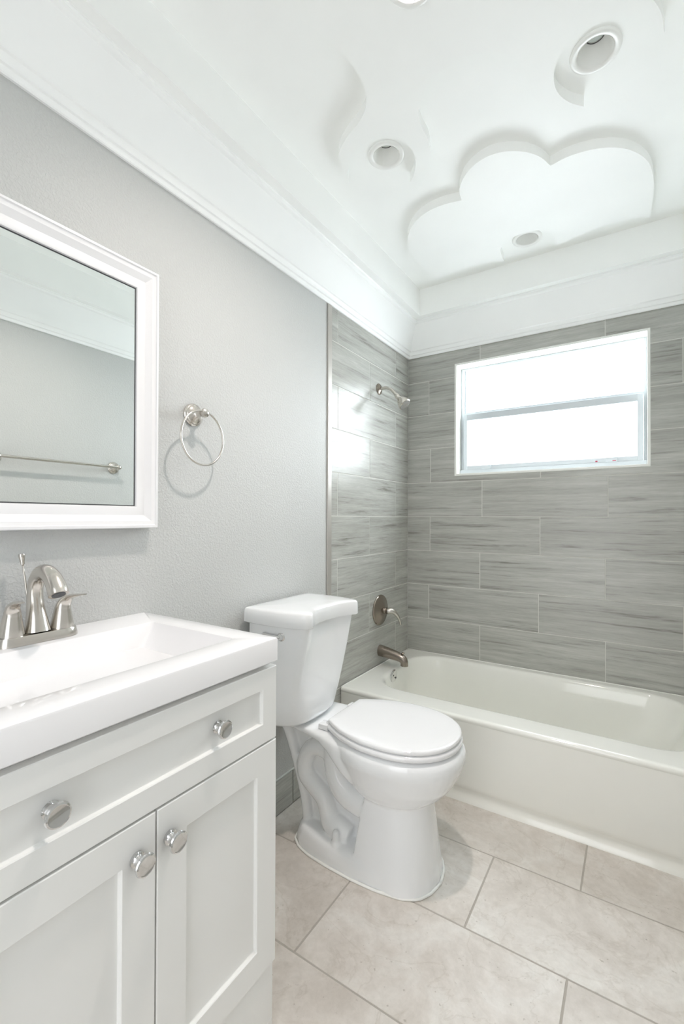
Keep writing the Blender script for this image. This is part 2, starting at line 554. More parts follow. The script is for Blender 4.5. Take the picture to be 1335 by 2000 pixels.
# ---- downlight positions
DL = [(0.424, -1.120), (1.098, -1.128), (0.761, -0.315)]
LIT = (0.742, -1.603)
HR = 0.050

def fill_poly_with_holes(bm, outer, holes, z):
    es = []
    for loop in [outer] + holes:
        vs = [bm.verts.new((p[0], p[1], z)) for p in loop]
        es += [bm.edges.new((vs[i], vs[(i + 1) % len(vs)])) for i in range(len(vs))]
    r = bmesh.ops.triangle_fill(bm, use_beauty=True, use_dissolve=False, edges=es)
    return es

def circ(c, r, n=40):
    return [(c[0] + r * math.cos(2 * math.pi * k / n), c[1] + r * math.sin(2 * math.pi * k / n)) for k in range(n)]

bm = bmesh.new()
loft(bm, [rect_ring(0.094, H_SOF), rect_ring(INS, H_SOF), rect_ring(INS, H_CEIL)], False, False)
corner = [(v.x, v.y) for v in rect_ring(INS, H_CEIL)]
fill_poly_with_holes(bm, corner, [circ(c, HR) for c in DL + [LIT]], H_CEIL)
bmesh.ops.remove_doubles(bm, verts=bm.verts[:], dist=1e-5)
for f in bm.faces: f.normal_update()
ceil = setp(mk('ceiling', bm, M['ceiling']), kind='structure')
# roof slab closing everything above
slab('ceiling', -0.12, W_X + 0.12, L_Y - 0.12, 0.30, 2.66, 2.70, M['ceiling'])
bm = bmesh.new()
box(bm, -0.12, -0.02, L_Y, 0.13, 2.40, 2.66); box(bm, W_X + 0.02, W_X + 0.12, L_Y, 0.13, 2.40, 2.66)
box(bm, -0.12, W_X + 0.12, 0.02, 0.13, 2.40, 2.66); box(bm, -0.12, W_X + 0.12, L_Y - 0.12, L_Y, 2.40, 2.66)
setp(mk('wall_upper', bm, M['ceiling']), kind='structure')
# masonry behind the tiled walls
bm = bmesh.new()
box(bm, -0.12, -0.004, -E_T, 0.13, 0, 2.40); box(bm, W_X + 0.004, W_X + 0.12, -E_T, 0.13, 0, 2.40)
setp(mk('wall_side', bm, M['hall']), kind='structure')
bm = bmesh.new()
box(bm, -0.004, WIN[0] - 0.014, 0.004, 0.13, 0, 2.40); box(bm, WIN[1] + 0.014, W_X + 0.004, 0.004, 0.13, 0, 2.40)
box(bm, WIN[0] - 0.014, WIN[1] + 0.014, 0.004, 0.13, 0, WIN[2] - 0.014); box(bm, WIN[0] - 0.014, WIN[1] + 0.014, 0.004, 0.13, WIN[3] + 0.014, 2.40)
setp(mk('wall_outer', bm, M['hall']), kind='structure')

# ---- cloud shaped panels on the ceiling
def seg_smooth(segments, sub=6):
    out = []
    for s in segments:
        c = catmull([(p[0], p[1], 0) for p in s], sub)
        out += [(v.x, v.y) for v in c[:-1]]
    return out

def panel(name, poly, holes, z0, z1, label):
    bm = bmesh.new()
    fill_poly_with_holes(bm, poly, holes, z0)
    for loop in [poly] + holes:
        a = [bm.verts.new((p[0], p[1], z0)) for p in loop]
        e = [bm.verts.new((p[0], p[1], z1)) for p in loop]
        for i in range(len(loop)):
            j = (i + 1) % len(loop)
            bm.faces.new((a[i], a[j], e[j], e[i]))
    bmesh.ops.remove_doubles(bm, verts=bm.verts[:], dist=1e-5)
    o = mk(name, bm, M['ceiling'])
    return setp(o, label, 'ceiling panel', 'raised cloud panels on the ceiling')

CX, CYY = 0.760, -1.64
PT = 0.036
q_a = [(0.0, 1.346), (0.063, 1.337), (0.115, 1.305), (0.152, 1.25), (0.163, 1.195), (0.164, 1.14), (0.18, 1.08), (0.213, 1.034), (0.252, 1.008), (0.298, 0.992)]
q_b = [(0.298, 0.992), (0.262, 1.032), (0.236, 1.085), (0.231, 1.14), (0.246, 1.192), (0.28, 1.230), (0.322, 1.246), (0.372, 1.242), (0.42, 1.222), (0.465, 1.18), (0.500, 1.118)]
q_c = [(0.500, 1.118), (0.488, 1.19), (0.455, 1.256), (0.392, 1.300), (0.325, 1.330), (0.281, 1.366), (0.257, 1.415), (0.250, 1.480), (0.260, 1.560), (0.285, 1.64)]
def L_(s): return [(CX - u, -v) for u, v in s]
def R_(s): return [(CX + u, -v) for u, v in s][::-1]
def flip(s): return [(x, 2 * CYY - y) for x, y in s][::-1]
left = [L_(q_a), L_(q_b), L_(q_c)]
right = [R_(q_c), R_(q_b), R_(q_a)]
# keep the bottom scallop smooth across the centre line
bottom = R_(q_a)[:-1] + L_(q_a)
segs = [R_(q_c), R_(q_b), bottom, L_(q_b), L_(q_c)]
mir = [flip(s) for s in segs][::-1]
poly = seg_smooth(segs + mir)
panel('ceiling_panel', poly, [circ(LIT, HR)], H_CEIL - PT, H_CEIL,
      'large white scalloped ceiling panel holding the lit lamp, with hooked points around two unlit downlights')
A = [[(0.279, -0.236), (0.262, -0.40), (0.264, -0.520), (0.282, -0.620), (0.325, -0.705), (0.385, -0.765), (0.455, -0.797), (0.526, -0.802), (0.597, -0.787)],
     [(0.597, -0.787), (0.608, -0.845), (0.645, -0.905), (0.695, -0.943), (0.750, -0.957), (0.805, -0.946), (0.860, -0.910), (0.905, -0.855), (0.931, -0.788)],
     [(0.931, -0.788), (0.990, -0.800), (1.060, -0.791), (1.125, -0.762), (1.180, -0.712), (1.224, -0.640), (1.248, -0.549), (1.256, -0.420), (1.247, -0.243)],
     [(1.247, -0.243), (1.195, -0.275), (1.120, -0.290), (1.038, -0.284), (0.955, -0.264), (0.878, -0.239)],
     [(0.878, -0.239), (0.882, -0.300), (0.872, -0.355), (0.835, -0.405), (0.760, -0.425), (0.685, -0.405), (0.650, -0.360), (0.640, -0.300), (0.637, -0.241)],
     [(0.637, -0.241), (0.570, -0.276), (0.508, -0.288), (0.430, -0.290), (0.344, -0.270), (0.279, -0.236)]]
panel('ceiling_panel', seg_smooth(A), [], H_CEIL - PT, H_CEIL,
      'white cloud-shaped ceiling panel with three lobes, above the bathtub and window')

# ---------------------------------------------------------------- window
win = bpy.data.objects.new('window_1', None); COL.objects.link(win)
win.location = (0.776, 0.08, WIN[2]); setp(win, kind='structure')
x0, x1, z0, z1 = WIN
bm = bmesh.new()
# reveal lining boards (white) with thin tile edge
box(bm, x0 - 0.012, x0, -0.001, 0.13, z0 - 0.012, z1 + 0.012, 0.001)
box(bm, x1, x1 + 0.012, -0.001, 0.13, z0 - 0.012, z1 + 0.012, 0.001)
box(bm, x0, x1, -0.001, 0.13, z1, z1 + 0.012, 0.001)
box(bm, x0, x1, -0.001, 0.13, z0 - 0.012, z0, 0.001)
mk('window_reveal', bm, M['reveal'], win)
FY = 0.085
bm = bmesh.new()   # fixed aluminium frame
box(bm, x0, x0 + 0.020, FY, FY + 0.03, z0, z1, 0.0015)
box(bm, x1 - 0.014, x1, FY, FY + 0.03, z0, z1, 0.0015)
box(bm, x0 + 0.001, x1 - 0.001, FY + 0.001, FY + 0.029, z1 - 0.014, z1 - 0.0005, 0.0015)
box(bm, x0 + 0.0005, x1 - 0.0005, FY - 0.021, FY + 0.031, z0 + 0.0005, z0 + 0.026, 0.0015)
box(bm, x0 + 0.020, x0 + 0.027, FY + 0.008, FY + 0.028, z0, z1, 0.001)
mk('window_frame', bm, M['alu'], win)
ZM0, ZM1 = 1.755, 1.802
bm = bmesh.new()   # upper glass rails
box(bm, x0 + 0.02, x1 - 0.014, FY + 0.004, FY + 0.030, ZM1 - 0.014, ZM1 + 0.004, 0.001)
mk('upper_sash', bm, M['alu'], win)
bm = bmesh.new()
box(bm, x0 + 0.027, x1 - 0.014, FY + 0.014, FY + 0.017, ZM1 - 0.004, z1 - 0.006)
mk('upper_pane', bm, M['pane'], win)
bm = bmesh.new()   # lower sliding sash
ys = FY - 0.016
box(bm, x0 + 0.021, x1 - 0.015, ys, ys + 0.02, ZM0, ZM1 - 0.010, 0.0015)
box(bm, x0 + 0.021, x1 - 0.015, ys, ys + 0.02, z0 + 0.024, z0 + 0.050, 0.0015)
box(bm, x0 + 0.0215, x0 + 0.042, ys - 0.0012, ys + 0.0188, z0 + 0.0245, ZM1 - 0.0105, 0.0015)
box(bm, x1 - 0.040, x1 - 0.0155, ys - 0.0012, ys + 0.0188, z0 + 0.0245, ZM1 - 0.0105, 0.0015)
ls = mk('lower_sash', bm, M['alu'], win)
bm = bmesh.new()
box(bm, x0 + 0.040, x1 - 0.038, ys + 0.008, ys + 0.011, z0 + 0.048, ZM0 + 0.004)
mk('lower_pane', bm, M['pane'], win)
for tx in (0.466, 1.092):
    bm = bmesh.new()
    box(bm, tx - 0.027, tx + 0.027, ys - 0.010, ys + 0.002, z0 + 0.026, z0 + 0.050, 0.002)
    t = mk('sash_latch', bm, M['alu'], win)
bm = bmesh.new()
box(bm, 1.096, 1.112, ys - 0.0106, ys - 0.009, z0 + 0.030, z0 + 0.034, 0.0004)
box(bm, 1.020, 1.030, ys - 0.0006, ys + 0.001, z0 + 0.030, z0 + 0.036, 0.0004)
mk('red_marks', bm, M['red'], win)
# joint line in the reveal head
bm = bmesh.new()
box(bm, 0.560, 0.562, -0.0008, 0.085, z1 - 0.0006, z1 + 0.001)
mk('reveal_joint', bm, M['alu'], win)

# ---------------------------------------------------------------- bathtub
TZ = 0.360
tub = thing('bathtub', 'long white alcove bathtub with straight apron under the window', 'bathtub', (0.755, -0.386, 0))
bm = bmesh.new()
X0, X1, Y0, Y1 = 0.003, W_X - 0.003, -0.772, -0.003
rings = []
# the outer edge of the deck, front edge rolled
def outer(dz, inset):
    r = rrect(X0, X1, Y0 + inset, Y1, 0.004, TZ + dz, 8)
    return r
rings.append(outer(-0.022, 0.004))
rings.append(outer(-0.014, 0.0005))
rings.append(outer(-0.007, 0.0015))
rings.append(outer(-0.002, 0.006))
rings.append(outer(0.0, 0.013))
rings.append(outer(0.0, 0.022))
def inner(i0, z, xl, xr, yf, yb, r): return rrect(xl, xr, yf, yb, r, z, 8)
IN = [
    (0.060, 1.440, -0.690, -0.020, 0.12, TZ),
    (0.085, 1.408, -0.658, -0.040, 0.176, TZ),
    (0.092, 1.400, -0.650, -0.046, 0.170, TZ - 0.0005),
    (0.098, 1.394, -0.644, -0.051, 0.166, TZ - 0.003),
    (0.104, 1.388, -0.637, -0.057, 0.162, TZ - 0.010),
    (0.108, 1.384, -0.632, -0.061, 0.160, TZ - 0.022),
    (0.117, 1.358, -0.622, -0.072, 0.158, TZ - 0.090),
    (0.128, 1.310, -0.610, -0.085, 0.155, TZ - 0.170),
    (0.140, 1.255, -0.598, -0.098, 0.150, TZ - 0.235),
    (0.160, 1.215, -0.580, -0.116, 0.140, TZ - 0.275),
    (0.195, 1.170, -0.550, -0.150, 0.120, TZ - 0.298),
    (0.250, 1.110, -0.500, -0.200, 0.095, TZ - 0.306),
]
for xl, xr, yf, yb, r, z in IN:
    rings.append(rrect(xl, xr, yf, yb, r, z, 8))
loft(bm, rings, False, True)
# apron: profile swept along x
ap = [(-0.768, TZ - 0.022), (-0.766, TZ - 0.05), (-0.760, 0.20), (-0.751, 0.075), (-0.749, 0.064), (-0.745, 0.056), (-0.7405, 0.048), (-0.739, 0.038), (-0.7405, 0.026), (-0.744, 0.014), (-0.748, 0.005), (-0.749, 0.0)]
nx = 24
grid = [[bm.verts.new((X0 + (X1 - X0) * i / nx, y, z)) for (y, z) in ap] for i in range(nx + 1)]
for i in range(nx):
    for j in range(len(ap) - 1):
        bm.faces.new((grid[i][j], grid[i + 1][j], grid[i + 1][j + 1], grid[i][j + 1]))
# end return at the wall
mk('tub_shell', bm, M['tub'], tub, smooth=True, auto=50)
bm = bmesh.new()
lathe(bm, [(0, 0.036), (0.004, 0.036), (0.0075, 0.033), (0.009, 0.028), (0.009, 0.0)], (0.1075, -0.418, 0.330), (1, 0, -0.12), 40, True, False)
ov = mk('overflow_plate', bm, M['chrome'], tub, smooth=True, auto=40)
for dy, dz in ((-0.014, 0.010), (0.014, -0.010)):
    bm = bmesh.new()
    lathe(bm, [(0, 0.0045), (0.0115, 0.0045), (0.0125, 0.0)], (0.1075, -0.418 + dy, 0.330 + dz), (1, 0, -0.12), 14, True, False)
    mk('screw', bm, M['dark'], ov)
bm = bmesh.new()
lathe(bm, [(0, 0.034), (0.003, 0.034), (0.004, 0.026), (0.002, 0.024), (0.002, 0)], (0.30, -0.35, TZ - 0.306), (0, 0, 1), 32)
mk('drain', bm, M['chrome'], tub, smooth=True, auto=40)
bm = bmesh.new()   # caulk bead along the walls
tube(bm, [(0.006, -0.77, TZ + 0.001), (0.006, -0.40, TZ + 0.001), (0.006, -0.010, TZ + 0.001)], 0.0026, 8, 2)
tube(bm, [(0.006, -0.005, TZ + 0.001), (0.75, -0.005, TZ + 0.001), (W_X - 0.006, -0.005, TZ + 0.001)], 0.0026, 8, 2)
mk('caulk_bead', bm, M['caulk'], tub, smooth=True)

# ---------------------------------------------------------------- shower fittings
FXY = -0.385
sh = thing('wall_shower', 'small brushed nickel shower head on a bent arm near the alcove corner', 'shower head', (0, FXY, 1.885))
bm = bmesh.new()
lathe(bm, [(0, 0.031), (0.003, 0.031), (0.007, 0.027), (0.010, 0.017), (0.014, 0.012)], (0, FXY, 1.887), (1, 0, 0), 36)
mk('escutcheon', bm, M['nickel_dark'], sh, smooth=True, auto=40)
bm = bmesh.new()
tube(bm, [(0.006, FXY, 1.886), (0.040, FXY, 1.888), (0.066, FXY, 1.880), (0.086, FXY, 1.864), (0.104, FXY, 1.842), (0.112, FXY, 1.832)], 0.0088, 16, 6)
mk('shower_arm', bm, M['nickel'], sh, smooth=True, auto=40)
bm = bmesh.new()
ax = Vector((0.66, 0.0, -0.75)).normalized()
o0 = Vector((0.108, FXY, 1.838))
lathe(bm, [(-0.004, 0.011), (0.004, 0.0145), (0.012, 0.0150), (0.018, 0.0120), (0.022, 0.0125), (0.032, 0.018), (0.048, 0.028), (0.060, 0.0335), (0.070, 0.0355), (0.076, 0.0345), (0.079, 0.031), (0.079, 0.0)], o0, ax, 40, True, False)
hd = mk('head', bm, M['nickel'], sh, smooth=True, auto=35)
bm = bmesh.new()
u, v = frame_of(ax)
for rr_, nn in ((0.009, 6), (0.018, 12), (0.026, 18)):
    for k in range(nn):
        a = 2 * math.pi * k / nn
        p = o0 + ax * 0.0785 + u * rr_ * math.cos(a) + v * rr_ * math.sin(a)
        lathe(bm, [(0, 0.0018), (0.0018, 0.0016)], p, ax, 8)
mk('nozzles', bm, M['nozzle'], hd)

va = thing('shower_valve', 'round brushed nickel shower valve trim with curved lever on tiled wall', 'faucet valve', (0, FXY + 0.02, 0.665))
VC = Vector((0, -0.368, 0.662))
bm = bmesh.new()
lathe(bm, [(0, 0.084), (0.004, 0.084), (0.008, 0.081), (0.010, 0.074), (0.014, 0.060), (0.021, 0.044), (0.026, 0.028), (0.028, 0.020), (0.028, 0)], VC, (1, 0, 0), 56, True, False)
mk('escutcheon', bm, M['nickel_dark'], va, smooth=True, auto=35)
bm = bmesh.new()
lathe(bm, [(0.024, 0.0175), (0.040, 0.0175), (0.041, 0.0168), (0.042, 0.0175), (0.052, 0.0178)], VC, (1, 0, 0), 28)
mk('handle_hub', bm, M['nickel_dark'], va, smooth=True, auto=35)
bm = bmesh.new()
V = lambda dx, dy, dz: (VC.x + dx, VC.y + dy, VC.z + dz)
tube(bm, [V(0.050, 0, 0), V(0.066, 0.006, 0.0), V(0.082, 0.016, -0.008), V(0.096, 0.027, -0.028), V(0.104, 0.036, -0.052), V(0.108, 0.041, -0.076)], [0.0180, 0.0175, 0.0130, 0.0092, 0.0072, 0.0056], 18, 7)
mk('lever', bm, M['nickel'], va, smooth=True, auto=50)

sp = thing('tub_spout', 'brushed nickel tub spout with a diverter pull above the bathtub end', 'spout', (0, FXY, 0.435))
SPY = -0.368
bm = bmesh.new()
path = [(0.0, 0.438, 0.0315), (0.004, 0.438, 0.0320), (0.040, 0.434, 0.0300), (0.080, 0.428, 0.0275), (0.112, 0.422, 0.0250), (0.126, 0.418, 0.0240)]
rings = []
n = 28
for x, z, r in path:
    rings.append([Vector((x, SPY + r * 0.92 * math.cos(2 * math.pi * k / n), z + r * math.sin(2 * math.pi * k / n))) for k in range(n)])
for a, dx, dz, r in ((22, 0.138, 0.413, 0.0235), (48, 0.147, 0.405, 0.0225), (75, 0.150, 0.394, 0.0215), (90, 0.150, 0.378, 0.0210)):
    ca, sa = math.cos(R(a)), math.sin(R(a))
    rings.append([Vector((dx + r * math.sin(2 * math.pi * k / n) * sa, SPY + r * 0.92 * math.cos(2 * math.pi * k / n), dz + r * math.sin(2 * math.pi * k / n) * ca)) for k in range(n)])
loft(bm, rings, True, True)
mk('spout_body', bm, M['nickel_dark'], sp, smooth=True, auto=50)
bm = bmesh.new()
lathe(bm, [(0, 0.0035), (0.012, 0.0035), (0.013, 0.008), (0.017, 0.009), (0.019, 0.0075)], (0.140, SPY, 0.429), (0.12, 0, 1), 18)
mk('diverter_knob', bm, M['nickel_dark'], sp, smooth=True, auto=40)

# ---------------------------------------------------------------- toilet
TY = -1.200
to = thing('toilet', 'white two-piece toilet with closed lid between the vanity and the bathtub', 'toilet', (0.42, TY, 0))

def egg(xb, xf, hw, z, xm=None, n=48, ef=2.25, eb=2.2):
    """closed plan outline, xb back, xf front, widest at xm"""
    if xm is None: xm = xb + (xf - xb) * 0.52
    out = []
    for k in range(n):
        a = 2 * math.pi * k / n
        c, s = math.cos(a), math.sin(a)
        e = ef if c > 0 else eb
        rx = (xf - xm) if c > 0 else (xm - xb)
        out.append(Vector((xm + rx * math.copysign(abs(c) ** (2 / e), c), TY + hw * math.copysign(abs(s) ** (2 / e), s), z)))
    return out

def plan(pts, z, n=48):
    """symmetric half outline (x, half width) from front to back -> ring of n points"""
    half = [(x, w) for x, w in pts]
    full = [(x, w) for x, w in half] + [(x, -w) for x, w in half[::-1] if w > 1e-6]
    # resample by arc length
    loop = [Vector((x, TY + w, z)) for x, w in full]
    d = [0]
    for i in range(len(loop)):
        d.append(d[-1] + (loop[(i + 1) % len(loop)] - loop[i]).length)
    out = []
    for k in range(n):
        t = d[-1] * k / n
        i = max(j for j in range(len(loop)) if d[j] <= t + 1e-9)
        sgl = d[i + 1] - d[i]
        f = (t - d[i]) / sgl if sgl > 1e-9 else 0
        out.append(loop[i].lerp(loop[(i + 1) % len(loop)], f))
    return out

ZR = 0.436      # top of china rim
bm = bmesh.new()
# bowl
loft(bm, [egg(0.40, 0.600, 0.090, 0.243, 0.49), egg(0.372, 0.642, 0.120, 0.259, 0.49), egg(0.345, 0.678, 0.139, 0.286, 0.49),
          egg(0.325, 0.704, 0.156, 0.318, 0.50), egg(0.310, 0.722, 0.169, 0.352, 0.50), egg(0.304, 0.731, 0.177, 0.372, 0.50), egg(0.300, 0.736, 0.184, 0.388, 0.50),
          egg(0.298, 0.7385, 0.1855, 0.405, 0.50), egg(0.298, 0.737, 0.1845, 0.420, 0.50), egg(0.302, 0.728, 0.178, 0.432, 0.50), egg(0.310, 0.716, 0.168, ZR, 0.50)])
# pedestal column
def col(xb, xf, hw, z):
    pts = []
    for k in range(10):
        a = R(90 * k / 9)
        pts.append((xf - 0.115 + 0.115 * math.cos(a), (hw) * math.sin(a) ** 0.85))
    pts += [(xb + (xf - 0.115 - xb) * 0.5, hw * 0.995), (xb, hw * 0.985)]
    return plan(pts, z, 56)
loft(bm, [col(0.410, 0.662, 0.139, 0.0), col(0.413, 0.656, 0.133, 0.05), col(0.420, 0.648, 0.123, 0.12), col(0.430, 0.640, 0.116, 0.19), col(0.440, 0.634, 0.112, 0.24), col(0.45, 0.632, 0.110, 0.29)])
# foot slab
def foot(o, z):
    pts = [(0.664 - o, 0.0), (0.655 - o, 0.055), (0.630 - o, 0.098 - o), (0.585, 0.125 - o), (0.50, 0.140 - o), (0.42, 0.144 - o), (0.32, 0.141 - o), (0.24, 0.133 - o), (0.185, 0.118 - o), (0.150 + o, 0.090 - o), (0.138 + o, 0.05), (0.136 + o, 0.0)]
    return plan(pts, z, 72)
loft(bm, [foot(0, 0.0), foot(0.001, 0.030), foot(0.008, 0.055), foot(0.016, 0.066), foot(0.030, 0.071)])
# central web under the bowl
loft(bm, [plan([(0.45, 0.0), (0.45, 0.052), (0.19, 0.052), (0.160, 0.045), (0.160, 0.0)], 0.02, 40),
          plan([(0.45, 0.0), (0.45, 0.050), (0.17, 0.050), (0.140, 0.045), (0.140, 0.0)], 0.16, 40),
          plan([(0.45, 0.0), (0.45, 0.052), (0.15, 0.052), (0.105, 0.045), (0.105, 0.0)], 0.28, 40),
          plan([(0.45, 0.0), (0.45, 0.060), (0.12, 0.060), (0.070, 0.050), (0.070, 0.0)], 0.40, 40)])
# rear flange edges of the web (the upright ribs)
for s in (-1, 1):
    tube(bm, [(0.182, TY + s * 0.060, 0.06), (0.166, TY + s * 0.060, 0.15), (0.130, TY + s * 0.062, 0.27), (0.100, TY + s * 0.070, 0.37), (0.085, TY + s * 0.08, 0.41)], [0.020, 0.018, 0.018, 0.02, 0.02], 12, 5)
# deck under the tank, sweeping down into the bowl
def deck(x0_, hw, zt, zb):
    return zb
rings = []
for x, hw, zt, zb in ((0.035, 0.108, 0.434, 0.414), (0.10, 0.120, 0.436, 0.412), (0.17, 0.126, 0.436, 0.410), (0.23, 0.132, 0.436, 0.406), (0.28, 0.139, 0.436, 0.396), (0.32, 0.149, 0.436, 0.376), (0.35, 0.157, 0.436, 0.350), (0.38, 0.158, 0.434, 0.318), (0.41, 0.150, 0.430, 0.290)):
    ring = []
    r_ = 0.012
    zc = (zt + zb) / 2; hz = (zt - zb) / 2
    for k in range(28):
        a = 2 * math.pi * k / 28
        c, s = math.cos(a), math.sin(a)
        ring.append(Vector((x, TY + hw * math.copysign(abs(c) ** 0.35, c), zc + hz * math.copysign(abs(s) ** 0.5, s))))
    rings.append(ring)
loft(bm, rings)
# trapway and sump on both sides
for s in (-1, 1):
    yy = TY + s * 0.066
    P_ = [(0.275, 0.335), (0.225, 0.345), (0.188, 0.318), (0.172, 0.270), (0.182, 0.228), (0.222, 0.200), (0.258, 0.172), (0.276, 0.130), (0.292, 0.100), (0.330, 0.086), (0.372, 0.078)]
    tube(bm, [(x, yy, z) for x, z in P_], [0.024, 0.030, 0.031, 0.031, 0.032, 0.033, 0.033, 0.034, 0.040, 0.042, 0.034], 18, 5, flat=[1.0] * 11)
    S_ = [(0.292, 0.372), (0.300, 0.318), (0.316, 0.262), (0.350, 0.224), (0.400, 0.206), (0.460, 0.200)]
    tube(bm, [(x, TY + s * 0.062, z) for x, z in S_], [0.034, 0.040, 0.044, 0.046, 0.046, 0.046], 18, 5)
    # bolt boss and cap
    lathe(bm, [(0, 0.018), (0.006, 0.018), (0.010, 0.014)], (0.338, TY + s * 0.112, 0.066), (0, 0, 1), 20)
    lathe(bm, [(0, 0.014), (0.035, 0.013), (0.044, 0.010), (0.047, 0.003)], (0.338, TY + s * 0.112, 0.066), (0, 0, 1), 20)
bmesh.ops.recalc_face_normals(bm, faces=bm.faces[:])
me = bpy.data.meshes.new('bowl_raw'); bm.to_mesh(me); bm.free()
tmp = bpy.data.objects.new('bowl_raw', me); COL.objects.link(tmp)
md = tmp.modifiers.new('r', 'REMESH'); md.mode = 'VOXEL'; md.voxel_size = 0.0034
md2 = tmp.modifiers.new('s', 'SMOOTH'); md2.factor = 0.5; md2.iterations = 16
dg = bpy.context.evaluated_depsgraph_get()
me2 = bpy.data.meshes.new_from_object(tmp.evaluated_get(dg))
bpy.data.objects.remove(tmp)
me2.materials.clear()
# nothing below the floor
for v in me2.vertices:
    if v.co.z < 0.001: v.co.z = 0.001
bowl = link('bowl', me2, M['porcelain'], to, smooth=True)

# caulk bead around the foot
bm = bmesh.new()
fp = foot(-0.0035, 0.0035)
tube(bm, [tuple(p) for p in fp] + [tuple(fp[0])], 0.0045, 8, 1)
mk('caulk_bead', bm, M['caulk'], to, smooth=True)

# seat ring and lid
def seat_out(o, z, hinge=True):
    o = min(o, 0.1)
    xh = 0.298
    pts = [(0.728 - o, 0.0)]
    for k in range(1, 12):
        a = R(90 * k / 11)
        pts.append((0.520 + (0.208 - o) * math.cos(a) ** 0.93, (0.181 - o) * math.sin(a) ** 0.93))
    pts += [(0.47, 0.1795 - o), (0.42, 0.168 - o), (0.37, 0.150 - o), (0.33, 0.128 - o), (xh + o * 0.6, 0.108 - o)]
    pts += [(xh + o * 0.6, 0.05), (xh + o * 0.6, 0.0)]
    return plan(pts, z, 190)
bm = bmesh.new()
loft(bm, [seat_out(0.007, 0.441), seat_out(0.0, 0.444), seat_out(-0.001, 0.452), seat_out(0.002, 0.458), seat_out(0.009, 0.4605)])
mk('seat', bm, M['seat'], to, smooth=True, auto=60)
bm = bmesh.new()
loft(bm, [seat_out(0.008, 0.4625), seat_out(0.004, 0.464), seat_out(0.0025, 0.468), seat_out(0.003, 0.4735), seat_out(0.006, 0.4762), seat_out(0.012, 0.4773), seat_out(0.05, 0.4785)])
mk('lid', bm, M['seat'], to, smooth=True, auto=60)
for s in (-1, 1):
    bm = bmesh.new()
    box(bm, 0.262, 0.300, TY + s * 0.093 - 0.019, TY + s * 0.093 + 0.019, ZR, 0.4545, 0.003, 2)
    tube(bm, [(0.297, TY + s * 0.060, 0.459), (0.297, TY + s * 0.078, 0.459), (0.297, TY + s * 0.100, 0.459)], 0.0085, 12, 2)
    mk('hinge', bm, M['seat'], to, smooth=True, auto=35)

# tank
def tank_plan(f, z, off=0.0, n=96):
    """f 0 = bottom D shape, 1 = top shape with the swept front"""
    TC = TY - 0.050
    top = [(0.258, 0.0), (0.259, 0.033), (0.263, 0.065), (0.272, 0.094), (0.285, 0.120), (0.295, 0.140), (0.293, 0.154), (0.279, 0.167), (0.235, 0.181), (0.18, 0.189), (0.12, 0.192), (0.070, 0.191), (0.036, 0.187), (0.024, 0.176), (0.022, 0.09), (0.022, 0.0)]
    bot = [(0.232, 0.0), (0.231, 0.035), (0.227, 0.069), (0.219, 0.099), (0.207, 0.123), (0.195, 0.136), (0.181, 0.147), (0.163, 0.156), (0.140, 0.165), (0.11, 0.171), (0.08, 0.173), (0.055, 0.171), (0.040, 0.163), (0.036, 0.150), (0.036, 0.08), (0.036, 0.0)]
    pts = []
    for (a, b), (c, d) in zip(bot, top):
        x = a + (c - a) * f; w = b + (d - b) * f
        pts.append((x, w))
    half = [Vector((x, w, 0)) for x, w in pts]
    full = [Vector((x, w, 0)) for x, w in pts] + [Vector((x, -w, 0)) for x, w in pts[::-1][1:-1]]
    full = full[:len(pts)] + [Vector((x, -w, 0)) for x, w in pts[1:-1][::-1]]
    sm = catmull([tuple(p) for p in full], 4, closed=True)
    cx = 0.15
    out = []
    for p in sm:
        # inset approximately towards the centre
        d = Vector((p.x - cx, p.y, 0)); 
        sx = 1 - off / max(0.13, 1e-3); sy = 1 - off / 0.19
        out.append(Vector((cx + d.x * sx, TC + d.y * sy, z)))
    return out
bm = bmesh.new()
zb, zt = 0.446, 0.806
rings = [tank_plan(0.0, zb, 0.030), tank_plan(0.01, zb + 0.004, 0.014), tank_plan(0.03, zb + 0.014, 0.005), tank_plan(0.06, zb + 0.030, 0.001)]
for i in range(1, 9):
    t = i / 8
    f = 0.06 + 0.90 * t ** 0.85
    rings.append(tank_plan(f, zb + 0.030 + (zt - zb - 0.030) * t, 0.001 + 0.012 * t))
loft(bm, rings)
mk('tank', bm, M['porcelain'], to, smooth=True, auto=60)
bm = bmesh.new()
loft(bm, [tank_plan(1, 0.803, 0.012), tank_plan(1, 0.803, 0.001), tank_plan(1, 0.806, -0.001), tank_plan(1, 0.835, 0.0), tank_plan(1, 0.848, 0.001), tank_plan(1, 0.8525, 0.004), tank_plan(1, 0.8548, 0.008), tank_plan(1, 0.8558, 0.014), tank_plan(1, 0.857, 0.04), tank_plan(1, 0.8585, 0.10)])
mk('tank_lid', bm, M['porcelain'], to, smooth=True, auto=60)
# flush lever on the side facing the vanity
fy = TY - 0.050 - 0.172
bm = bmesh.new()
lathe(bm, [(0, 0.0165), (0.005, 0.0165), (0.009, 0.013), (0.011, 0.010), (0.016, 0.009)], (0.186, fy + 0.006, 0.768), (0.22, -1, 0), 28)
tube(bm, [(0.186, fy - 0.006, 0.768), (0.165, fy - 0.009, 0.768), (0.140, fy - 0.011, 0.769), (0.115, fy - 0.012, 0.770)], [0.006, 0.0065, 0.006, 0.007], 12, 4)
mk('flush_lever', bm, M['chrome'], to, smooth=True, auto=40)

